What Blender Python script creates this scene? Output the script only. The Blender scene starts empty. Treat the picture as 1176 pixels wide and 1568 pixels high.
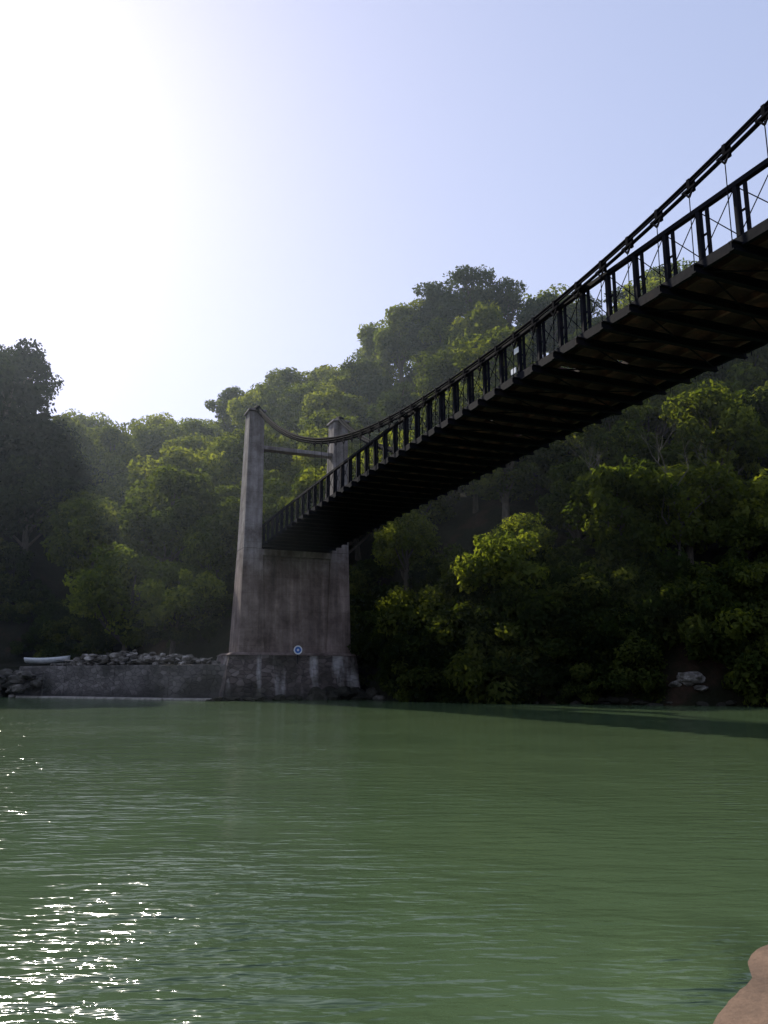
import bpy, math, random, bmesh
import numpy as np
from mathutils import Vector, noise
random.seed(7); rng=np.random.default_rng(7)
S=bpy.context.scene
S.view_settings.view_transform='Standard'
S.view_settings.look='None'
S.view_settings.exposure=0

# ------------------------------------------------ helpers
def link(o,parent=None):
    S.collection.objects.link(o)
    if parent: o.parent=parent
    return o
def empty(name,loc=(0,0,0)):
    e=bpy.data.objects.new(name,None); e.location=loc; return link(e)
class MB:
    def __init__(s): s.v=[];s.f=[]
    def box8(s,p):
        b=len(s.v); s.v+= [tuple(q) for q in p]
        for f in ((0,3,2,1),(4,5,6,7),(0,1,5,4),(1,2,6,5),(2,3,7,6),(3,0,4,7)):
            s.f.append(tuple(b+i for i in f))
    def beam(s,p,q,a,b_,up=(0,0,1)):
        p=Vector(p);q=Vector(q);d=(q-p).normalized();up=Vector(up)
        if abs(d.dot(up))>.98: up=Vector((0.921,0.389,0))
        x=d.cross(up).normalized()*a/2; y=x.cross(d).normalized()*b_/2
        s.box8([p-x-y,p+x-y,p+x+y,p-x+y,q-x-y,q+x-y,q+x+y,q-x+y])
    def tube(s,pts,r,n=6,cap=True):
        b=len(s.v); m=len(pts); pts=[Vector(p) for p in pts]
        rr=r if isinstance(r,(list,tuple)) else [r]*m
        for i,p in enumerate(pts):
            d=(pts[min(i+1,m-1)]-pts[max(i-1,0)]).normalized()
            up=Vector((0,0,1)) if abs(d.z)<.9 else Vector((1,0,0))
            x=d.cross(up).normalized(); y=x.cross(d)
            for k in range(n):
                a=2*math.pi*k/n
                s.v.append(tuple(p+(x*math.cos(a)+y*math.sin(a))*rr[i]))
        for i in range(m-1):
            for k in range(n):
                k2=(k+1)%n
                s.f.append((b+i*n+k,b+i*n+k2,b+(i+1)*n+k2,b+(i+1)*n+k))
        if cap:
            s.f.append(tuple(b+k for k in range(n))[::-1]); s.f.append(tuple(b+(m-1)*n+k for k in range(n)))
    def obj(s,name,mat,parent=None,bevel=0,smooth=False):
        me=bpy.data.meshes.new(name); me.from_pydata(s.v,[],s.f); me.update()
        me.materials.append(mat); o=bpy.data.objects.new(name,me); link(o,parent)
        if smooth:
            for p in me.polygons:p.use_smooth=True
        if bevel:
            m=o.modifiers.new('bv','BEVEL'); m.width=bevel; m.segments=2; m.limit_method='ANGLE'
        return o

def newmat(name):
    m=bpy.data.materials.new(name); m.use_nodes=True; nt=m.node_tree
    return m,nt,nt.nodes,nt.links,nt.nodes['Principled BSDF'],nt.nodes['Material Output']
def ramp(N,stops):
    r=N.new('ShaderNodeValToRGB'); e=r.color_ramp.elements
    while len(e)<len(stops): e.new(.5)
    for i,(p,c) in enumerate(stops):
        e[i].position=p; e[i].color=(*c,1)
    return r
def noisemat(name,stops,scale=1,map_scale=(1,1,1),rough=.85,bump=.3,detail=8,metal=0,bscale=None,spec=.3,bdist=.05):
    m,nt,N,L,P,O=newmat(name)
    tc=N.new('ShaderNodeTexCoord'); mp=N.new('ShaderNodeMapping'); mp.inputs['Scale'].default_value=map_scale
    L.new(tc.outputs['Object'],mp.inputs[0])
    n=N.new('ShaderNodeTexNoise'); n.inputs['Scale'].default_value=scale; n.inputs['Detail'].default_value=detail; n.inputs['Roughness'].default_value=.65
    L.new(mp.outputs[0],n.inputs['Vector'])
    r=ramp(N,stops); L.new(n.outputs['Fac'],r.inputs[0]); L.new(r.outputs[0],P.inputs['Base Color'])
    n2=N.new('ShaderNodeTexNoise'); n2.inputs['Scale'].default_value=bscale or scale*4; n2.inputs['Detail'].default_value=6
    L.new(tc.outputs['Object'],n2.inputs['Vector'])
    b=N.new('ShaderNodeBump'); b.inputs['Strength'].default_value=bump; b.inputs['Distance'].default_value=bdist
    L.new(n2.outputs['Fac'],b.inputs['Height']); L.new(b.outputs[0],P.inputs['Normal'])
    P.inputs['Roughness'].default_value=rough; P.inputs['Metallic'].default_value=metal
    P.inputs['Specular IOR Level'].default_value=spec
    return m

M_steel=noisemat('painted_dark_steel',[(.3,(.004,.005,.008)),(.6,(.009,.009,.013)),(.78,(.028,.018,.015))],scale=1.5,rough=.75,bump=.1,spec=.06)
M_cable=noisemat('cable_steel',[(.3,(.004,.004,.006)),(.7,(.01,.01,.013))],scale=5,rough=.85,bump=.1,spec=.02)
M_wood=noisemat('weathered_deck_wood',[(.3,(.025,.017,.016)),(.52,(.06,.031,.026)),(.68,(.18,.075,.055))],scale=.9,rough=.8,bump=.3)
M_rock=noisemat('shore_rock',[(.3,(.025,.023,.019)),(.55,(.085,.075,.06)),(.75,(.26,.23,.2))],scale=.9,rough=.9,bump=.6)
M_rubble=noisemat('rubble_stone',[(.35,(.03,.027,.022)),(.5,(.12,.105,.085)),(.62,(.4,.36,.32))],scale=.8,rough=.9,bump=.6)
M_darkrock=noisemat('dark_rock',[(.3,(.012,.012,.009)),(.55,(.035,.032,.024)),(.75,(.09,.08,.065))],scale=.9,rough=.9,bump=.6,spec=.1)  # darker version of the shore rock, for right bank and pier foot
M_palerock=noisemat('pale_rock',[(.3,(.14,.12,.1)),(.6,(.36,.32,.28))],scale=1.5,rough=.85,bump=.4)
M_white=noisemat('white_paint',[(.3,(.6,.61,.63)),(.6,(.82,.82,.82))],scale=3,rough=.4,bump=.05)
M_blue=noisemat('blue_paint',[(.3,(.01,.1,.4)),(.6,(.02,.16,.55))],scale=3,rough=.4,bump=.02)
M_sand=noisemat('wet_sand',[(.3,(.085,.055,.035)),(.6,(.19,.12,.075))],scale=2.5,rough=.8,bump=.4,bscale=30,bdist=.02)
M_bark=noisemat('bark',[(.3,(.03,.022,.016)),(.65,(.11,.09,.07))],scale=4,map_scale=(1,1,.3),rough=.95,bump=.6)
M_twig=noisemat('bare_bark',[(.3,(.05,.042,.032)),(.65,(.16,.135,.11))],scale=4,map_scale=(1,1,.3),rough=.95,bump=.6)

def concrete():
    m,nt,N,L,P,O=newmat('stained_concrete')
    tc=N.new('ShaderNodeTexCoord')
    mp=N.new('ShaderNodeMapping'); mp.inputs['Scale'].default_value=(1.6,1.6,.14); L.new(tc.outputs['Object'],mp.inputs[0])
    n=N.new('ShaderNodeTexNoise'); n.inputs['Scale'].default_value=1.1; n.inputs['Detail'].default_value=9; n.inputs['Roughness'].default_value=.62
    L.new(mp.outputs[0],n.inputs['Vector'])
    r=ramp(N,[(.28,(.09,.078,.075)),(.5,(.19,.172,.165)),(.72,(.32,.3,.295))]); L.new(n.outputs['Fac'],r.inputs[0])
    n2=N.new('ShaderNodeTexNoise'); n2.inputs['Scale'].default_value=.55; n2.inputs['Detail'].default_value=12; n2.inputs['Roughness'].default_value=.72
    L.new(tc.outputs['Object'],n2.inputs['Vector'])
    r2=ramp(N,[(.36,(.4,.34,.31)),(.5,(.85,.8,.78)),(.62,(1.25,1.22,1.22))]); L.new(n2.outputs['Fac'],r2.inputs[0])
    mx=N.new('ShaderNodeMixRGB'); mx.blend_type='MULTIPLY'; mx.inputs[0].default_value=1
    L.new(r.outputs[0],mx.inputs[1]); L.new(r2.outputs[0],mx.inputs[2])
    sx=N.new('ShaderNodeSeparateXYZ'); L.new(tc.outputs['Object'],sx.inputs[0])
    w=N.new('ShaderNodeMath'); w.operation='FRACT'; d=N.new('ShaderNodeMath'); d.operation='DIVIDE'; d.inputs[1].default_value=1.3
    L.new(sx.outputs['Z'],d.inputs[0]); L.new(d.outputs[0],w.inputs[0])
    c=N.new('ShaderNodeMath'); c.operation='LESS_THAN'; c.inputs[1].default_value=.03; L.new(w.outputs[0],c.inputs[0])
    mx2=N.new('ShaderNodeMixRGB'); mx2.blend_type='MULTIPLY'; mx2.inputs[2].default_value=(.8,.77,.75,1)
    L.new(c.outputs[0],mx2.inputs[0]); L.new(mx.outputs[0],mx2.inputs[1])
    zz=N.new('ShaderNodeMath'); zz.operation='MULTIPLY_ADD'; zz.inputs[1].default_value=5.0; L.new(n2.outputs['Fac'],zz.inputs[0]); L.new(sx.outputs['Z'],zz.inputs[2])
    zr=N.new('ShaderNodeMapRange'); zr.inputs[1].default_value=11.5; zr.inputs[2].default_value=15; zr.inputs[3].default_value=1; zr.inputs[4].default_value=0; L.new(zz.outputs[0],zr.inputs[0])
    mx3=N.new('ShaderNodeMixRGB'); mx3.blend_type='MULTIPLY'; mx3.inputs[2].default_value=(.86,.71,.63,1)
    L.new(zr.outputs[0],mx3.inputs[0]); L.new(mx2.outputs[0],mx3.inputs[1]); L.new(mx3.outputs[0],P.inputs['Base Color'])
    b=N.new('ShaderNodeBump'); b.inputs['Strength'].default_value=.4; b.inputs['Distance'].default_value=.04
    n3=N.new('ShaderNodeTexNoise'); n3.inputs['Scale'].default_value=5; n3.inputs['Detail'].default_value=8
    L.new(tc.outputs['Object'],n3.inputs['Vector']); L.new(n3.outputs['Fac'],b.inputs['Height']); L.new(b.outputs[0],P.inputs['Normal'])
    P.inputs['Roughness'].default_value=.9
    return m
M_conc=concrete()
def stonewall(name,lo,mid_,hi,runs=.57):
    m,nt,N,L,P,O=newmat(name)
    tc=N.new('ShaderNodeTexCoord'); mp=N.new('ShaderNodeMapping'); mp.inputs['Scale'].default_value=(1,1,1.7); L.new(tc.outputs['Object'],mp.inputs[0])
    v=N.new('ShaderNodeTexVoronoi'); v.inputs['Scale'].default_value=2.0; L.new(mp.outputs[0],v.inputs['Vector'])
    ve=N.new('ShaderNodeTexVoronoi'); ve.feature='DISTANCE_TO_EDGE'; ve.inputs['Scale'].default_value=2.0; L.new(mp.outputs[0],ve.inputs['Vector'])
    bw=N.new('ShaderNodeRGBToBW'); L.new(v.outputs['Color'],bw.inputs[0])
    r=ramp(N,[(.2,lo),(.6,mid_),(.9,hi)]); L.new(bw.outputs[0],r.inputs[0])
    e=ramp(N,[(0,(.55,.55,.55)),(.07,(1,1,1))]); L.new(ve.outputs['Distance'],e.inputs[0])
    mx=N.new('ShaderNodeMixRGB'); mx.blend_type='MULTIPLY'; mx.inputs[0].default_value=1; L.new(r.outputs[0],mx.inputs[1]); L.new(e.outputs[0],mx.inputs[2])
    mp2=N.new('ShaderNodeMapping'); mp2.inputs['Scale'].default_value=(.9,.9,.08); mp2.inputs['Location'].default_value=(.6,0,0); L.new(tc.outputs['Object'],mp2.inputs[0])
    n=N.new('ShaderNodeTexNoise'); n.inputs['Scale'].default_value=1.1; n.inputs['Detail'].default_value=8; L.new(mp2.outputs[0],n.inputs['Vector'])
    rr=ramp(N,[(runs,(0,0,0)),(runs+.11,(.8,.8,.8))]); L.new(n.outputs['Fac'],rr.inputs[0])
    mx2=N.new('ShaderNodeMixRGB'); L.new(rr.outputs[0],mx2.inputs[0]); L.new(mx.outputs[0],mx2.inputs[1]); mx2.inputs[2].default_value=(.5,.47,.46,1)
    nb=N.new('ShaderNodeTexNoise'); nb.inputs['Scale'].default_value=.5; nb.inputs['Detail'].default_value=8; L.new(tc.outputs['Object'],nb.inputs['Vector'])
    rb=ramp(N,[(.38,(.35,.34,.27)),(.6,(1.15,1.12,1.1))]); L.new(nb.outputs['Fac'],rb.inputs[0])
    mb_=N.new('ShaderNodeMixRGB'); mb_.blend_type='MULTIPLY'; mb_.inputs[0].default_value=1; L.new(mx2.outputs[0],mb_.inputs[1]); L.new(rb.outputs[0],mb_.inputs[2])
    sx=N.new('ShaderNodeSeparateXYZ'); L.new(tc.outputs['Object'],sx.inputs[0])
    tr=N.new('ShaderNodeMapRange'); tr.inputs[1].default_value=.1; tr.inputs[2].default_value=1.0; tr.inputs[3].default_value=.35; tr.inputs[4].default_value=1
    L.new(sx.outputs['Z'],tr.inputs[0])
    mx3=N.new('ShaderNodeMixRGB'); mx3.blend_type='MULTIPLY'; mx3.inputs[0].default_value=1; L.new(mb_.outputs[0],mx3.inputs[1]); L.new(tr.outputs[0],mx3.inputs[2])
    L.new(mx3.outputs[0],P.inputs['Base Color']); P.inputs['Roughness'].default_value=.85
    b=N.new('ShaderNodeBump'); b.inputs['Strength'].default_value=1; b.inputs['Distance'].default_value=.12; L.new(e.outputs[0],b.inputs['Height']); L.new(b.outputs[0],P.inputs['Normal'])
    return m
M_stone=stonewall('rubble_stone_masonry',(.07,.052,.048),(.12,.092,.082),(.19,.155,.145),.55)
M_quay=stonewall('quay_masonry',(.075,.065,.058),(.11,.098,.088),(.16,.14,.13),.66)

def leafmat(name,c0,c1,c2,trans=.5,tint=(2.1,2.0,.6,1)):
    m,nt,N,L,P,O=newmat(name); N.remove(P)
    a=N.new('ShaderNodeAttribute'); a.attribute_name='var'
    oi=N.new('ShaderNodeObjectInfo')
    mm=N.new('ShaderNodeMath'); mm.operation='MULTIPLY_ADD'; mm.inputs[1].default_value=.6
    m2=N.new('ShaderNodeMath'); m2.operation='MULTIPLY'; m2.inputs[1].default_value=.4
    L.new(oi.outputs['Random'],m2.inputs[0]); L.new(a.outputs['Fac'],mm.inputs[0]); L.new(m2.outputs[0],mm.inputs[2])
    r=ramp(N,[(.15,c0),(.5,c1),(.85,c2)]); L.new(mm.outputs[0],r.inputs[0])
    d=N.new('ShaderNodeBsdfDiffuse'); L.new(r.outputs[0],d.inputs[0])
    t=N.new('ShaderNodeBsdfTranslucent')
    mc=N.new('ShaderNodeMixRGB'); mc.blend_type='MULTIPLY'; mc.inputs[0].default_value=1; mc.inputs[2].default_value=tint; L.new(r.outputs[0],mc.inputs[1]); L.new(mc.outputs[0],t.inputs[0])
    x=N.new('ShaderNodeMixShader'); x.inputs[0].default_value=trans; L.new(d.outputs[0],x.inputs[1]); L.new(t.outputs[0],x.inputs[2])
    L.new(x.outputs[0],O.inputs[0]); return m
TT=(2.5,2.35,.6,1)
M_leaf=leafmat('broadleaf_foliage',(.02,.032,.01),(.055,.072,.019),(.13,.15,.036),.55,TT)
M_leafy=leafmat('light_foliage',(.03,.047,.011),(.075,.098,.024),(.18,.2,.045),.55,TT)
M_pine=leafmat('pine_foliage',(.016,.027,.014),(.035,.052,.026),(.075,.092,.04),trans=.35)
M_shrub=leafmat('shrub_foliage',(.009,.016,.006),(.022,.034,.01),(.08,.095,.024))
M_shaded=leafmat('shaded_foliage',(.008,.013,.007),(.016,.025,.011),(.04,.052,.018),.35,(1.6,1.6,.7,1))  # shade on the left-hand tree mass put into the leaf colour

# ------------------------------------------------ trees
def tree_mesh(name,seed,H,R,crown0,nclump,nleaf,leaf,mat,trunk=True,flat=.6,pine=False):
    r=np.random.default_rng(seed); mb=MB()
    cs=[];rs=[]
    cz=(H+crown0)/2; hz=(H-crown0)/2
    for i in range(nclump):
        while True:
            p=r.uniform(-1,1,3)
            q=np.linalg.norm(p)
            if .35<q<1: break
        if pine:
            lev=r.uniform(0,1); wid=(1-lev*.6)*R*.95; a=r.uniform(0,6.28)
            c=np.array([math.cos(a)*wid*r.uniform(.2,1),math.sin(a)*wid*r.uniform(.2,1),crown0+lev*(H-crown0)])
            cr=R*r.uniform(.2,.36)
        else:
            c=np.array([p[0]*R*.8,p[1]*R*.8,cz+p[2]*hz*.85]); cr=R*r.uniform(.13,.33)
        cs.append(c);rs.append(cr)
    if trunk:
        tr=.035*H
        lean=r.uniform(-.6,.6,2)
        pts=[(lean[0]*t,lean[1]*t,t*(H*.85)-.8*(1-t)) for t in np.linspace(0,1,7)]
        mb.tube(pts,[tr*(1-.85*t)*(1.3 if t==0 else 1) for t in np.linspace(0,1,7)],7)
        for i in r.permutation(nclump)[:min(12,nclump)]:
            c=cs[i]; z0=max(crown0*.7,c[2]-R*.7); z0=min(z0,H*.75)
            t=z0/(H*.85); p0=np.array([lean[0]*t,lean[1]*t,z0]); mid=(p0+c)/2+r.uniform(-.3,.3,3)
            mb.tube([p0,mid,c],[tr*.42,tr*.26,tr*.08],5)
    nb=len(mb.f)
    per=np.array(rs)**2; per=per/per.sum()
    cidx=r.choice(nclump,nleaf,p=per)
    C=np.array(cs)[cidx]; RR=np.array(rs)[cidx]
    dr=r.normal(size=(nleaf,3)); dr/=np.linalg.norm(dr,axis=1)[:,None]
    rad=r.uniform(.45,1.3,nleaf)**.6
    pos=C+dr*(RR*rad)[:,None]*np.array([1,1,flat+.15])
    nrm=dr*.7+r.normal(size=(nleaf,3))*.5+np.array([0,0,.35]); nrm/=np.linalg.norm(nrm,axis=1)[:,None]
    t1=np.cross(nrm,r.normal(size=(nleaf,3))); t1/=np.linalg.norm(t1,axis=1)[:,None]
    t2=np.cross(nrm,t1)
    s=leaf*r.uniform(.5,1.3,nleaf)[:,None]
    V=np.stack([pos+t1*s,pos+t2*s*.55-nrm*s*.12,pos-t1*s,pos-t2*s*.55-nrm*s*.12],1).reshape(-1,3)
    b=len(mb.v)
    verts=mb.v+V.tolist()
    faces=mb.f+[(b+4*i,b+4*i+1,b+4*i+2,b+4*i+3) for i in range(nleaf)]
    me=bpy.data.meshes.new(name); me.from_pydata(verts,[],faces)
    me.materials.append(mat); me.materials.append(M_bark)
    mi=np.zeros(len(faces),dtype=np.int32); mi[:nb]=1
    me.polygons.foreach_set('material_index',mi)
    at=me.attributes.new('var','FLOAT','FACE')
    cv=r.uniform(0,1,nclump)
    vv=np.concatenate([np.zeros(nb),np.clip(cv[cidx]*.6+r.uniform(0,.4,nleaf)+.0,0,1)])
    at.data.foreach_set('value',vv.astype(np.float32))
    me.update(); return me
BROAD=[tree_mesh('broadleaf_%d'%i,10+i,9+i%3,4.5+.3*(i%2),2.4,46,7500,.25,(M_leaf if i%3 else M_leafy)) for i in range(6)]
SHADED=[tree_mesh('shaded_broadleaf_%d'%i,80+i,10+i%2,4.6,2.0,48,8000,.24,M_shaded) for i in range(3)]
PINE=[tree_mesh('pine_%d'%i,40+i,11,4.2,3.5,36,7000,.21,M_pine,pine=True,flat=.35) for i in range(3)]
SHRUB=[tree_mesh('shrub_%d'%i,60+i,3.2,2.7,-.4,26,4000,.17,M_shrub,trunk=False) for i in range(4)]

# ------------------------------------------------ terrain
SX=[-400,-120,-60,-35,-12,-1.5,1.5,10,22,45,100,400]; SY=[130,100,84,72,60.5,64,57,51.5,46,39,33,30]
HX=[-300,-90,-59,-39,-29,-20,-7,0,10,17,23,37,46,58,100,300]; HZ=[40,40,36,34,34,37,40,43,48.5,46,43,46,45,40,38,36]
def shore(x): return float(np.interp(x,SX,SY))
def ground(x,y):
    s=shore(x); d=y-s
    if d<-3 :
        if y<-14: return min(12,(-14-y)*.35)-.3
        return -2.5
    if d<0: return -2.5*(-d/3)
    flat=float(np.interp(x,[-60,-16,-12,-2,1],[9,9,5,2,.0]))
    base=float(np.interp(x,[-16,-12,-10,-3,0],[2.5,2.5,2.2,1.2,.5]))
    if d<1: return base*d
    if d<flat: return base+max(0,d-1)*.07
    base+=max(0,flat-1)*.07
    W=float(np.interp(x,[-60,0,60],[48,54,60]))
    t=(d-flat)/(W-flat+0); H=float(np.interp(x,HX,HZ))
    if t<1: h=base+(H-base)*(t**.85*(1-.18*math.sin(math.pi*t)) )
    else: h=H-(t-1)*W*.12
    h+=23*math.exp(-((x+51)/10)**2-((y-97)/13)**2)
    h+=1.6*noise.noise(Vector((x*.07,y*.07,0)))*min(1,d/10)
    return h
xs=np.concatenate([np.arange(-400,-120,20),np.arange(-120,120,2.0),np.arange(120,401,20)])
ys=np.concatenate([np.arange(-200,-20,15),np.arange(-20,28,4),np.arange(28,140,1.5),np.arange(140,420,20)])
tv=[(x,y,ground(x,y)) for y in ys for x in xs]; nx=len(xs)
tf=[(j*nx+i,j*nx+i+1,(j+1)*nx+i+1,(j+1)*nx+i) for j in range(len(ys)-1) for i in range(nx-1)]
M_soil=noisemat('forest_floor',[(.3,(.008,.009,.005)),(.55,(.016,.016,.009)),(.66,(.04,.024,.016)),(.78,(.1,.05,.035))],scale=.22,rough=1,bump=.8,bscale=2,bdist=.3,spec=.05)
me=bpy.data.meshes.new('hill_terrain'); me.from_pydata(tv,[],tf); me.materials.append(M_soil)
for p in me.polygons:p.use_smooth=True
link(bpy.data.objects.new('hill_terrain',me))

A=Vector((-10.6,60,0)); U=Vector((-.389,.921,0)); Wv=Vector((.921,.389,0))
def P(t,s,z): return A+Wv*t-U*s+Vector((0,0,z))

forest=empty('hillside_forest')
def place(me,x,y,z,sc,parent,name,sz=None):
    o=bpy.data.objects.new(name,me); link(o,parent)
    o.location=(x,y,z); o.rotation_euler=(random.uniform(-.08,.08),random.uniform(-.08,.08),random.uniform(0,6.28)); o.scale=(sc,sc,sc*(sz or random.uniform(.85,1.15))); return o
cnt=0
y=40
while y<140:
    x=-90
    while x<85:
        px=x+random.uniform(-2.4,2.4); py=y+random.uniform(-2.4,2.4); x+=5.5
        d=py-shore(px)
        if abs(px)>.66*py: continue
        mn=float(np.interp(px,[-60,-16,-12,-4,0],[13,12,9,6,2.5]))
        if d<mn or d>60: continue
        rel=Vector((px,py,0))-A; t=rel.dot(Wv); s=-rel.dot(U)
        if -3<t<12 and s>-8: continue
        sc=random.uniform(.65,1.3)
        if d<12: sc*=.75
        z=ground(px,py)-.5
        if d>36 and px>-5 and random.random()<.4: m=random.choice(PINE); sc*=.9
        elif px<-36 and py<104: m=random.choice(SHADED)
        else: m=random.choice(BROAD)
        place(m,px,py,z,sc,forest,'tree_%d'%cnt); cnt+=1
    y+=5.1
under=empty('riverbank_shrubs')
for i in range(330):
    if i<160: x=random.uniform(-60,48); dd=random.uniform(.8,9)
    else: x=random.uniform(-1,40); dd=random.uniform(.2,4)
    if x<-12: dd=random.uniform(9,14)
    if 16.5<x<20 and dd<3: continue
    py=shore(x)+dd
    rel=Vector((x,py,0))-A; t=rel.dot(Wv); s=-rel.dot(U)
    if -3<t<10.5 and s>-5: continue
    place(random.choice(SHRUB),x,py,ground(x,py)-.2,random.uniform(.45,1.3),under,'shrub_%d'%i)
def single(me,name,x,y,sc,z=None,sz=1.0):
    o=place(me,x,y,(ground(x,y)-.5) if z is None else z,sc,None,name,sz); return o
single(SHADED[1],'broadleaf_tree',-45.5,90,1.75); single(SHADED[2],'broadleaf_tree',-40.5,90,1.3); single(SHADED[0],'broadleaf_tree',-52,92,1.7)
single(BROAD[3],'broadleaf_tree',-24,75,1.2); single(BROAD[0],'broadleaf_tree',-19,73,1.0)
single(PINE[0],'pine_tree',8,104,1.15); single(PINE[1],'pine_tree',11,103,1.2); single(PINE[2],'pine_tree',-1,106,1.0); single(PINE[0],'pine_tree',17,102,1.0)
single(PINE[1],'pine_tree',32,97,1.0); single(PINE[2],'pine_tree',36,96,1.1)
def bare(name,x,y,H,seed):
    r=random.Random(seed); mb=MB()
    def grow(p,d,l,rad,dep):
        pts=[p];q=p;dd=d
        for k in range(3):
            dd=(dd+Vector((r.uniform(-.18,.18),r.uniform(-.18,.18),r.uniform(-.02,.12)))).normalized(); q=q+dd*l/3; pts.append(q)
        mb.tube(pts,[rad,rad*.85,rad*.7,rad*.55],5)
        if dep==0: return
        for k in range(3 if dep>1 else 4):
            a=Vector((r.uniform(-1,1),r.uniform(-1,1),r.uniform(.0,.8))).normalized()
            grow(pts[r.choice([2,3,3])],(dd*.6+a*.75).normalized(),l*r.uniform(.55,.8),rad*.5,dep-1)
    grow(Vector((0,0,-.5)),Vector((r.uniform(-.2,.2),0,1)),H*.42,.13,4)
    o=mb.obj(name,M_twig); o.location=(x,y,ground(x,y))
bare('bare_tree',20.5,55,11,3); bare('bare_tree',16,57,10,5)

# ------------------------------------------------ water
def watermat():
    m,nt,N,L,Pn,O=newmat('river_water')
    tc=N.new('ShaderNodeTexCoord')
    n0=N.new('ShaderNodeTexNoise'); n0.inputs['Scale'].default_value=.05; L.new(tc.outputs['Object'],n0.inputs['Vector'])
    r=ramp(N,[(.3,(.06,.098,.046)),(.7,(.085,.122,.056))]); L.new(n0.outputs['Fac'],r.inputs[0]); L.new(r.outputs[0],Pn.inputs['Base Color'])
    Pn.inputs['Roughness'].default_value=.1; Pn.inputs['IOR'].default_value=1.33
    def nz(sc,ms,rot,det,h,dist=.4):
        mp=N.new('ShaderNodeMapping'); mp.inputs['Scale'].default_value=ms; mp.inputs['Rotation'].default_value=(0,0,rot); L.new(tc.outputs['Object'],mp.inputs[0])
        n=N.new('ShaderNodeTexNoise'); n.inputs['Scale'].default_value=sc; n.inputs['Detail'].default_value=det; n.inputs['Distortion'].default_value=dist; L.new(mp.outputs[0],n.inputs['Vector'])
        k=N.new('ShaderNodeMath'); k.operation='MULTIPLY'; k.inputs[1].default_value=h; L.new(n.outputs['Fac'],k.inputs[0]); return k
    def op(a,b,o='ADD'):
        q=N.new('ShaderNodeMath'); q.operation=o; L.new(a.outputs[0],q.inputs[0]); L.new(b.outputs[0],q.inputs[1]); return q
    ad=op(op(nz(.9,(.5,1.2,1),.3,2,.06),nz(3.2,(.45,1.5,1),-.3,2,.07)),nz(8,(.5,1.5,1),-.12,2,.026))
    c=N.new('ShaderNodeTexNoise'); c.inputs['Scale'].default_value=.25; c.inputs['Detail'].default_value=3; L.new(tc.outputs['Object'],c.inputs['Vector'])
    mr=N.new('ShaderNodeMapRange'); mr.inputs[1].default_value=.38; mr.inputs[2].default_value=.62; mr.inputs[3].default_value=.22; mr.inputs[4].default_value=.6; L.new(c.outputs['Fac'],mr.inputs[0])
    def paw(cx,cy,rx,ry,rot,amp):
        mp=N.new('ShaderNodeMapping'); mp.vector_type='TEXTURE'; mp.inputs['Location'].default_value=(cx,cy,0); mp.inputs['Rotation'].default_value=(0,0,rot); mp.inputs['Scale'].default_value=(rx,ry,1); L.new(tc.outputs['Object'],mp.inputs[0])
        ln=N.new('ShaderNodeVectorMath'); ln.operation='LENGTH'; L.new(mp.outputs[0],ln.inputs[0])
        q=N.new('ShaderNodeMapRange'); q.interpolation_type='SMOOTHSTEP'; q.inputs[1].default_value=.1; q.inputs[2].default_value=1.2; q.inputs[3].default_value=amp; q.inputs[4].default_value=0; L.new(ln.outputs['Value'],q.inputs[0]); return q
    m_=op(op(mr,paw(-1.05,4.3,1.3,4.0,.22,1.7)),paw(1.75,4.7,.5,1.1,-.35,1.3))
    ml=op(ad,m_,'MULTIPLY')
    bp=N.new('ShaderNodeBump'); bp.inputs['Strength'].default_value=1; bp.inputs['Distance'].default_value=1; L.new(ml.outputs[0],bp.inputs['Height']); L.new(bp.outputs[0],Pn.inputs['Normal'])
    return m
me=bpy.data.meshes.new('river_water'); me.from_pydata([(-1500,-1500,0),(1500,-1500,0),(1500,1500,0),(-1500,1500,0)],[],[(0,1,2,3)]); me.materials.append(watermat())
link(bpy.data.objects.new('river_water',me))

gx=np.arange(-12,16,.12); gy=np.arange(-16,8,.12); v=[]
for yy in gy:
    for xx in gx:
        yb=float(np.interp(xx,[-12,-1,.6,1.0,1.5,2.1,2.6,5,16],[-2.5,-1.5,1.3,3.0,4.05,4.85,5.2,5.6,6]))
        dd=yb-yy+.15*noise.noise(Vector((xx*.9,yy*.9,3)))
        v.append((xx,yy,max(-.6,min(dd*.04,.35+dd*.02))+.012*noise.noise(Vector((xx*1.5,yy*1.5,9)))))
n=len(gx); f=[(j*n+i,j*n+i+1,(j+1)*n+i+1,(j+1)*n+i) for j in range(len(gy)-1) for i in range(n-1)]
me=bpy.data.meshes.new('sandy_shore'); me.from_pydata(v,[],f); me.materials.append(M_sand)
for p in me.polygons:p.use_smooth=True
link(bpy.data.objects.new('sandy_shore',me))

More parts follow.
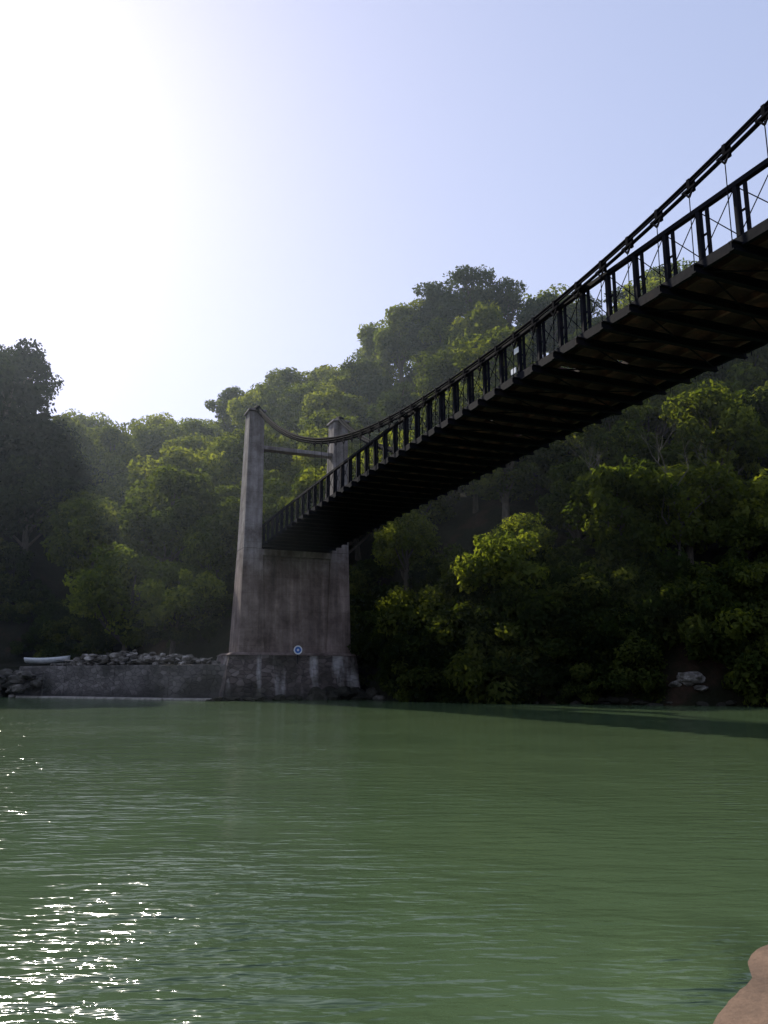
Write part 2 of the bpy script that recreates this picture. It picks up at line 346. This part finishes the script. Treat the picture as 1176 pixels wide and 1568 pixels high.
# ------------------------------------------------ bridge
bridge=empty('suspension_bridge')
L0=70.0; mid=35.0
def zb(s): return 11.45+.6*(1-((s-mid)/mid)**2)
def ct(s): return 1.32-.57*((s-mid)/mid)**2
def czz(s):
    k=abs(s-mid)/mid
    return 13.6+8.7*(k**2.65 if s<mid else k**2)
TN=1.5; TF=6.9; TC=(TN+TF)/2
def mir(t,side): return t if side==0 else 2*TC-t
def frustum(mb,b,t_,z0,z1,flip=False):
    def q(r,z):
        return [Pt(r[0],r[2],z),Pt(r[1],r[2],z),Pt(r[1],r[3],z),Pt(r[0],r[3],z)]
    mb.box8(q(b,z0)+q(t_,z1))
for tw in (0,1):
    if tw==0: Pt=lambda t,sd,z: P(t,-sd,z)
    else: Pt=lambda t,sd,z: P(t,L0+sd,z)
    mb=MB()
    for side in (0,1):
        def rr(a,b,c,d):
            return (a,b,c,d) if side==0 else (2*TC-b,2*TC-a,c,d)
        frustum(mb,rr(-.2,1.75,-.35,3.0),rr(-.02,1.5,-.12,2.2),3.4,11.2)
        frustum(mb,rr(-.02,1.38,-.12,2.2),rr(.12,1.3,.0,1.45),11.2,22.1)
    ob=mb.obj('tower_legs',M_conc,bridge,.05)
    mb=MB(); frustum(mb,(1.6,6.8,-.15,2.3),(1.45,6.95,.02,2.0),3.4,10.7); mb.obj('pier_wall',M_conc,bridge,.03)
    mb=MB(); frustum(mb,(1.45,6.95,-.3,2.3),(1.45,6.95,-.4,2.3),10.7,11.15); mb.obj('bearing_beam',M_conc,bridge,.03)
    mb=MB(); frustum(mb,(1.2,7.2,.35,1.15),(1.2,7.2,.35,1.15),19.2,19.5)
    mb.obj('portal_beam',M_conc,bridge,.03)
    mb=MB()
    for side in (0,1):
        def rr(a,b,c,d):
            return (a,b,c,d) if side==0 else (2*TC-b,2*TC-a,c,d)
        frustum(mb,rr(.0,1.42,-.15,1.6),rr(.0,1.42,-.15,1.6),22.1,22.28)
    mb.obj('tower_caps',M_conc,bridge,.04)
    mb=MB()
    for side in (0,1):
        tt=mir(.75,side)
        pts=[Pt(tt,.7+.9*math.cos(a),22.2+.34*math.sin(a)) for a in np.linspace(0,math.pi,8)]
        mb.tube(pts,.19,8)
    mb.obj('cable_saddles',M_cable,bridge,smooth=True)
    mb=MB(); frustum(mb,(-1.6,9.2,-1.5,4.2),(-.9,8.95,-.75,3.8),-1.5,3.25)
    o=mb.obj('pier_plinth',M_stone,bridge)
    # rough, weathered faces: subdivide and push the stone about
    bm=bmesh.new(); bm.from_mesh(o.data); bmesh.ops.subdivide_edges(bm,edges=bm.edges[:],cuts=30,use_grid_fill=True)
    for v_ in bm.verts:
        c_=v_.co; d_=noise.noise_vector(c_*1.1)*.09+noise.noise_vector(c_*.35)*.12
        d_.z*=.4; v_.co=c_+d_
    bm.to_mesh(o.data); bm.free()
    mb=MB(); frustum(mb,(-1.0,9.05,-.85,3.9),(-.6,8.95,-.6,3.8),3.22,3.42); mb.obj('plinth_coping',M_conc,bridge,.04)

mb=MB()
for side in (0,1):
    for (dt,dz) in ((0,.13),(0,-.13),(.18,.02),(-.03,0)):
        rad=.048 if dt>=0 else .03
        ss_=np.linspace(-.3,L0+.3,110)
        pts=[P(mir(ct(s)+dt,side),s,czz(s)+dz) for s in ss_]
        mb.tube(pts,[rad+.065*max(0,(24-s)/24) for s in ss_],6)
        for e in (-1,1):
            if e<0: mb.tube([P(mir(.75+dt,side),-1.2,22.3+dz),P(mir(.75+dt,side),-3.6,3+dz)],.042,6)
            else: mb.tube([P(mir(.75+dt,side),L0+1.2,22.3+dz),P(mir(.75+dt,side),L0+20,2+dz)],.042,6)
mb.obj('main_cables',M_cable,bridge,smooth=True)
PS=1.25; NP=int(L0/PS)
hang=MB(); tr=MB(); xb=MB()
for side in (0,1):
    tn=mir(TN,side); out=mir(TN-.3,side)
    ssl=[i*PS for i in range(-4,NP+6)]
    for i in range(len(ssl)-1):
        s0,s1=ssl[i],ssl[i+1]
        a,b=zb(s0),zb(s1)
        tr.beam(P(tn,s0,a+.06),P(tn,s1,b+.06),.12,.28)
        tr.beam(P(tn,s0,a+1.62),P(tn,s1,b+1.62),.15,.13)
        tr.beam(P(tn,s0,a+.2),P(tn,s0,a+1.56),.13,.13,up=U)
        tr.beam(P(mir(TN+.02,side),s0+.26,a+.2),P(mir(TN+.02,side),s0+.26,a+1.56),.075,.08,up=U)
        xb.beam(P(mir(TN+.02,side),s0+.05,a+.85),P(mir(TN+.02,side),s0+.24,a+.85),.04,.05)
        xb.tube([P(mir(TN-.04,side),s0,a+.2),P(mir(TN-.04,side),s1,b+1.56)],.015,5)
        xb.tube([P(mir(TN+.04,side),s1,b+.2),P(mir(TN+.04,side),s0,a+1.56)],.015,5)
    for i in range(1,NP):
        s=i*PS; c=ct(s); zc=czz(s)
        far=min(s,L0-s)<13
        if far and i%4: continue
        hang.tube([P(mir(c-.05,side),s,zc-.28),P(out,s,zb(s)-.1)],.008 if far else .014,5)
        hang.beam(P(mir(c+.04,side),s-.05,zc+.0),P(mir(c+.04,side),s+.05,zc),.22,.3)
        if far: continue
        hang.beam(P(mir(c-.05,side),s-.2,zc-.12),P(mir(c-.05,side),s,zc-.38),.035,.05)
        hang.beam(P(mir(c-.05,side),s+.2,zc-.12),P(mir(c-.05,side),s,zc-.38),.035,.05)
        hang.beam(P(mir(c-.05,side),s-.24,zc-.16),P(mir(c-.05,side),s+.24,zc-.12),.05,.06)
tr.obj('stiffening_trusses',M_steel,bridge); xb.obj('truss_bracing',M_steel,bridge); hang.obj('hangers_and_clamps',M_cable,bridge)
cb=MB(); st=MB(); pl=MB()
for i in range(-4,NP+6):
    s=i*PS; a=zb(s)
    e=.36 if 0<i<NP else 0
    cb.beam(P(TN-e,s,a-.02),P(TF+.04,s,a-.02),.16,.04)
    cb.beam(P(TN-e,s,a-.13),P(TF+.04,s,a-.13),.05,.18)
    cb.beam(P(TN-e,s,a-.24),P(TF+.04,s,a-.24),.16,.04)
    s1=s+PS; b=zb(s1)
    for t in np.linspace(TN+.5,TF-.5,5): st.beam(P(t,s,a+.1),P(t,s1,b+.1),.12,.18)
    if i%2==0:
        cb.tube([P(TN+.1,s,a-.12),P(TF-.1,s+2*PS,zb(s+2*PS)-.12)],.025,5); cb.tube([P(TF-.1,s,a-.12),P(TN+.1,s+2*PS,zb(s+2*PS)-.12)],.025,5)
cb.obj('cross_beams',M_steel,bridge); st.obj('deck_stringers',M_wood,bridge)
s=-5.0
while s<L0+6:
    w_=random.uniform(.17,.22); a=zb(s+w_/2)+.225
    if random.random()>.06:
        pl.beam(P(TN+.07,s+w_/2,a),P(TF-.07,s+w_/2,a),w_,.05)
    else:
        k=random.uniform(TN+1,TF-1); pl.beam(P(TN+.07,s+w_/2,a),P(k-.3,s+w_/2,a),w_,.05); pl.beam(P(k+.3,s+w_/2,a),P(TF-.07,s+w_/2,a),w_,.05)
    s+=w_+random.choice([.008,.012,.02])
pl.obj('deck_planks',M_wood,bridge)
mb=MB()
for s_,z_ in ((36.2,.95),(36.0,.25)):
    mb.box8([P(1.40,s_-.16,zb(s_)+z_),P(1.40,s_+.16,zb(s_)+z_),P(1.37,s_+.16,zb(s_)+z_),P(1.37,s_-.16,zb(s_)+z_),P(1.40,s_-.16,zb(s_)+z_+.2),P(1.40,s_+.16,zb(s_)+z_+.2),P(1.37,s_+.16,zb(s_)+z_+.2),P(1.37,s_-.16,zb(s_)+z_+.2)])
mb.obj('white_marker_plates',M_white,bridge)

sign=empty('round_navigation_sign')
def disc(r0,r1,dep,mat,nm,z,t=4.15):
    mb=MB(); n=28
    for k in range(n):
        a=2*math.pi*k/n
        for r in (r0,r1):
            for dd in (dep,dep-.04):
                mb.v.append(tuple(P(t+math.cos(a)*r,.85+dd,z+math.sin(a)*r)))
    for k in range(n):
        j=(k+1)%n; i0=4*k;j0=4*j
        mb.f+=[(i0,i0+2,j0+2,j0),(i0+1,j0+1,j0+3,i0+3),(i0+2,i0+3,j0+3,j0+2),(i0,j0,j0+1,i0+1)]
    return mb.obj(nm,mat,sign)
disc(.0,.28,.10,M_blue,'blue_face',3.62); disc(.24,.33,.12,M_white,'white_rim',3.62); disc(0,.09,.125,M_white,'centre_mark',3.62)
mb=MB(); mb.beam(P(4.15,.90,2.6),P(4.15,.90,3.9),.06,.05); mb.obj('post',M_steel,sign)

# ------------------------------------------------ quay wall
quay=empty('quay_wall')
path=[(-11.4,59.7),(-16,61.2),(-21,64),(-26,67),(-31,69.6)]
mb=MB(); ml=MB()
for (x0,y0),(x1,y1) in zip(path[:-1],path[1:]):
    d=Vector((x1-x0,y1-y0,0)).normalized(); nn=Vector((d.y,-d.x,0))
    if nn.y>0: nn=-nn
    a=Vector((x0,y0,0));b=Vector((x1,y1,0)); bk=-nn*3
    Z=Vector((0,0,1))
    mb.box8([a+nn*.25-Z*1.5,a+bk-Z*1.5,b+bk-Z*1.5,b+nn*.25-Z*1.5,a+Z*2.55,a+bk+Z*2.6,b+bk+Z*2.6,b+Z*2.55])
    ml.box8([a+nn*.75-Z*1,a+nn*.1-Z*1,b+nn*.1-Z*1,b+nn*.75-Z*1,a+nn*.7+Z*.1,a+nn*.1+Z*.14,b+nn*.1+Z*.14,b+nn*.7+Z*.1])
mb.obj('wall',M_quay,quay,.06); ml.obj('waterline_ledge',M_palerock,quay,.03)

def rock(mb,c,r,sq=.6,sub=2):
    bm=bmesh.new(); bmesh.ops.create_icosphere(bm,subdivisions=sub,radius=1); b=len(mb.v); o=Vector((random.random()*50,random.random()*50,0))
    ax=[random.uniform(.7,1.3),random.uniform(.7,1.2),sq*random.uniform(.7,1.2)]
    for v in bm.verts:
        k=1+.45*noise.noise(v.co*1.2+o)+.2*noise.noise(v.co*3+o)
        mb.v.append((c[0]+v.co.x*r*ax[0]*k,c[1]+v.co.y*r*ax[1]*k,c[2]+v.co.z*r*ax[2]*k))
    for f in bm.faces: mb.f.append(tuple(b+v.index for v in f.verts))
    bm.free()
mb=MB(); md=MB()
for i in range(330):
    x=random.uniform(-62,50)
    if -31<x<-.8 : continue
    if x<0: rock(mb,(x,shore(x)+random.uniform(-.8,1.2),random.uniform(-.1,.6)),random.uniform(.25,.8))
    else: rock(md,(x,shore(x)+random.uniform(-.4,1.2),random.uniform(-.15,.25)),random.uniform(.2,.5),.45)
for i in range(190):
    x=random.uniform(-46,-28.5); rock(mb,(x,shore(x)+random.uniform(-1.6,1.5)-(.8 if x>-31 else 0),random.uniform(0,2.0)),random.uniform(.25,.65))
for i in range(60):
    t=random.uniform(5,13); q=P(t,random.uniform(.6,2.4),0); rock(md,(q.x,q.y,random.uniform(-.1,.6)),random.uniform(.3,.8))
for i in range(30):
    t=random.uniform(-3,4.5); q=P(t,random.uniform(1.2,1.9),0); rock(md,(q.x,q.y,random.uniform(-.15,.2)),random.uniform(.2,.5))
mb.obj('shoreline_rocks',M_rock); md.obj('dark_shoreline_rocks',M_darkrock)
mb=MB()
for i in range(300):
    x=random.uniform(-28,-12); k=math.sin(math.pi*min(1,max(0,(x+28)/15.5)))
    rock(mb,(x,float(np.interp(x,[-31,-11.4],[70.4,60.6]))+random.uniform(0,2.6),2.6+random.uniform(0,1.1)*k),random.uniform(.08,.42),.6)
mb.obj('rubble_pile',M_rubble)
mb=MB()
for i in range(18):
    x=random.uniform(-27,-13); q=Vector((x,float(np.interp(x,[-31,-11.4],[70.3,60.8]))+random.uniform(0,1),3.0)); d=Vector((random.uniform(-1,1),random.uniform(-.3,.3),random.uniform(-.05,.3)))*random.uniform(.6,1.3)
    mb.beam(q-d,q+d,.12,.07)
mb.obj('driftwood_planks',M_palerock)
mb=MB()
for dx,dy,dz,r_ in ((0,0,0,.75),(.9,.3,-.25,.5),(-.9,.2,-.3,.45),(1.5,0,-.5,.4),(.3,-.5,-.5,.5)): rock(mb,(18.2+dx,48.6+dy,1.5+dz),r_,.5,3)
mb.obj('pale_boulders',M_rubble)

boat=empty('rowing_boat',(-30.9,75.2,ground(-30.9,75.2)-.05)); boat.rotation_euler=(0,0,.12)
mb=MB(); n=14
for i in range(n+1):
    u=i/n; x=-1.9+3.8*u; w=.75*math.sin(math.pi*min(1,u*.62+.38))**.7+.02; hh=.6+.3*(u-.5)**2+.2*u*u
    for k in range(9):
        a=math.pi*k/8; mb.v.append((x,-math.cos(a)*w,hh-.55*math.sin(a)*(1-.5*abs(u-.4))))
for i in range(n):
    for k in range(8):
        a=i*9+k; mb.f.append((a,a+9,a+10,a+1))
mb.f.append(tuple(range(9)))
h=mb.obj('hull',M_white,boat,smooth=True); sm=h.modifiers.new('s','SOLIDIFY'); sm.thickness=.04
mb=MB()
for x in (-1.1,.1,1.0): mb.box8([(x-.12,-.6,.42),(x+.12,-.6,.42),(x+.12,.6,.42),(x-.12,.6,.42),(x-.12,-.6,.46),(x+.12,-.6,.46),(x+.12,.6,.46),(x-.12,.6,.46)])
mb.obj('thwarts',M_palerock,boat)

# ------------------------------------------------ light
SA=math.radians(-32); SE=math.radians(36)
sd=Vector((math.sin(SA)*math.cos(SE),math.cos(SA)*math.cos(SE),math.sin(SE)))
sun=bpy.data.lights.new('sun','SUN'); sun.energy=5.0; sun.angle=math.radians(.5); sun.color=(1,.94,.84)
so=bpy.data.objects.new('sun',sun); link(so); so.rotation_euler=(-sd).to_track_quat('-Z','Y').to_euler()
w=bpy.data.worlds.new('World'); S.world=w; w.use_nodes=True; nt=w.node_tree
sk=nt.nodes.new('ShaderNodeTexSky'); sk.sky_type='NISHITA'; sk.sun_disc=False; sk.sun_elevation=SE; sk.sun_rotation=SA
sk.air_density=1.0; sk.dust_density=.9; sk.ozone_density=1.2
ga=nt.nodes.new('ShaderNodeGamma'); ga.inputs[1].default_value=.4
tn_=nt.nodes.new('ShaderNodeMixRGB'); tn_.blend_type='MULTIPLY'; tn_.inputs[0].default_value=1; tn_.inputs[2].default_value=(3.95,4.0,4.9,1)
nt.links.new(sk.outputs[0],ga.inputs[0]); nt.links.new(ga.outputs[0],tn_.inputs[1])
nt.links.new(tn_.outputs[0],nt.nodes['Background'].inputs[0]); nt.nodes['Background'].inputs[1].default_value=.1

# thin valley haze
mb=MB(); mb.box8([(-250,45,-.5),(250,45,-.5),(250,150,-.5),(-250,150,-.5),(-250,45,68),(250,45,68),(250,150,68),(-250,150,68)])
m=bpy.data.materials.new('haze'); m.use_nodes=True; N=m.node_tree.nodes; N.remove(N['Principled BSDF'])
vs=N.new('ShaderNodeVolumeScatter'); vs.inputs['Density'].default_value=.0007; vs.inputs['Anisotropy'].default_value=.5; vs.inputs['Color'].default_value=(.8,.92,1,1)
m.node_tree.links.new(vs.outputs[0],N['Material Output'].inputs['Volume'])
mb.obj('valley_haze',m)

cam=bpy.data.cameras.new('camera'); co=bpy.data.objects.new('camera',cam); link(co)
cam.sensor_fit='VERTICAL'; cam.sensor_height=24; cam.lens=24*1231/1568; cam.clip_end=5000; cam.clip_start=.05
co.location=(0,0,1.54); co.rotation_euler=(math.radians(90+11.7),0,0)
S.camera=co
print('trees',cnt)
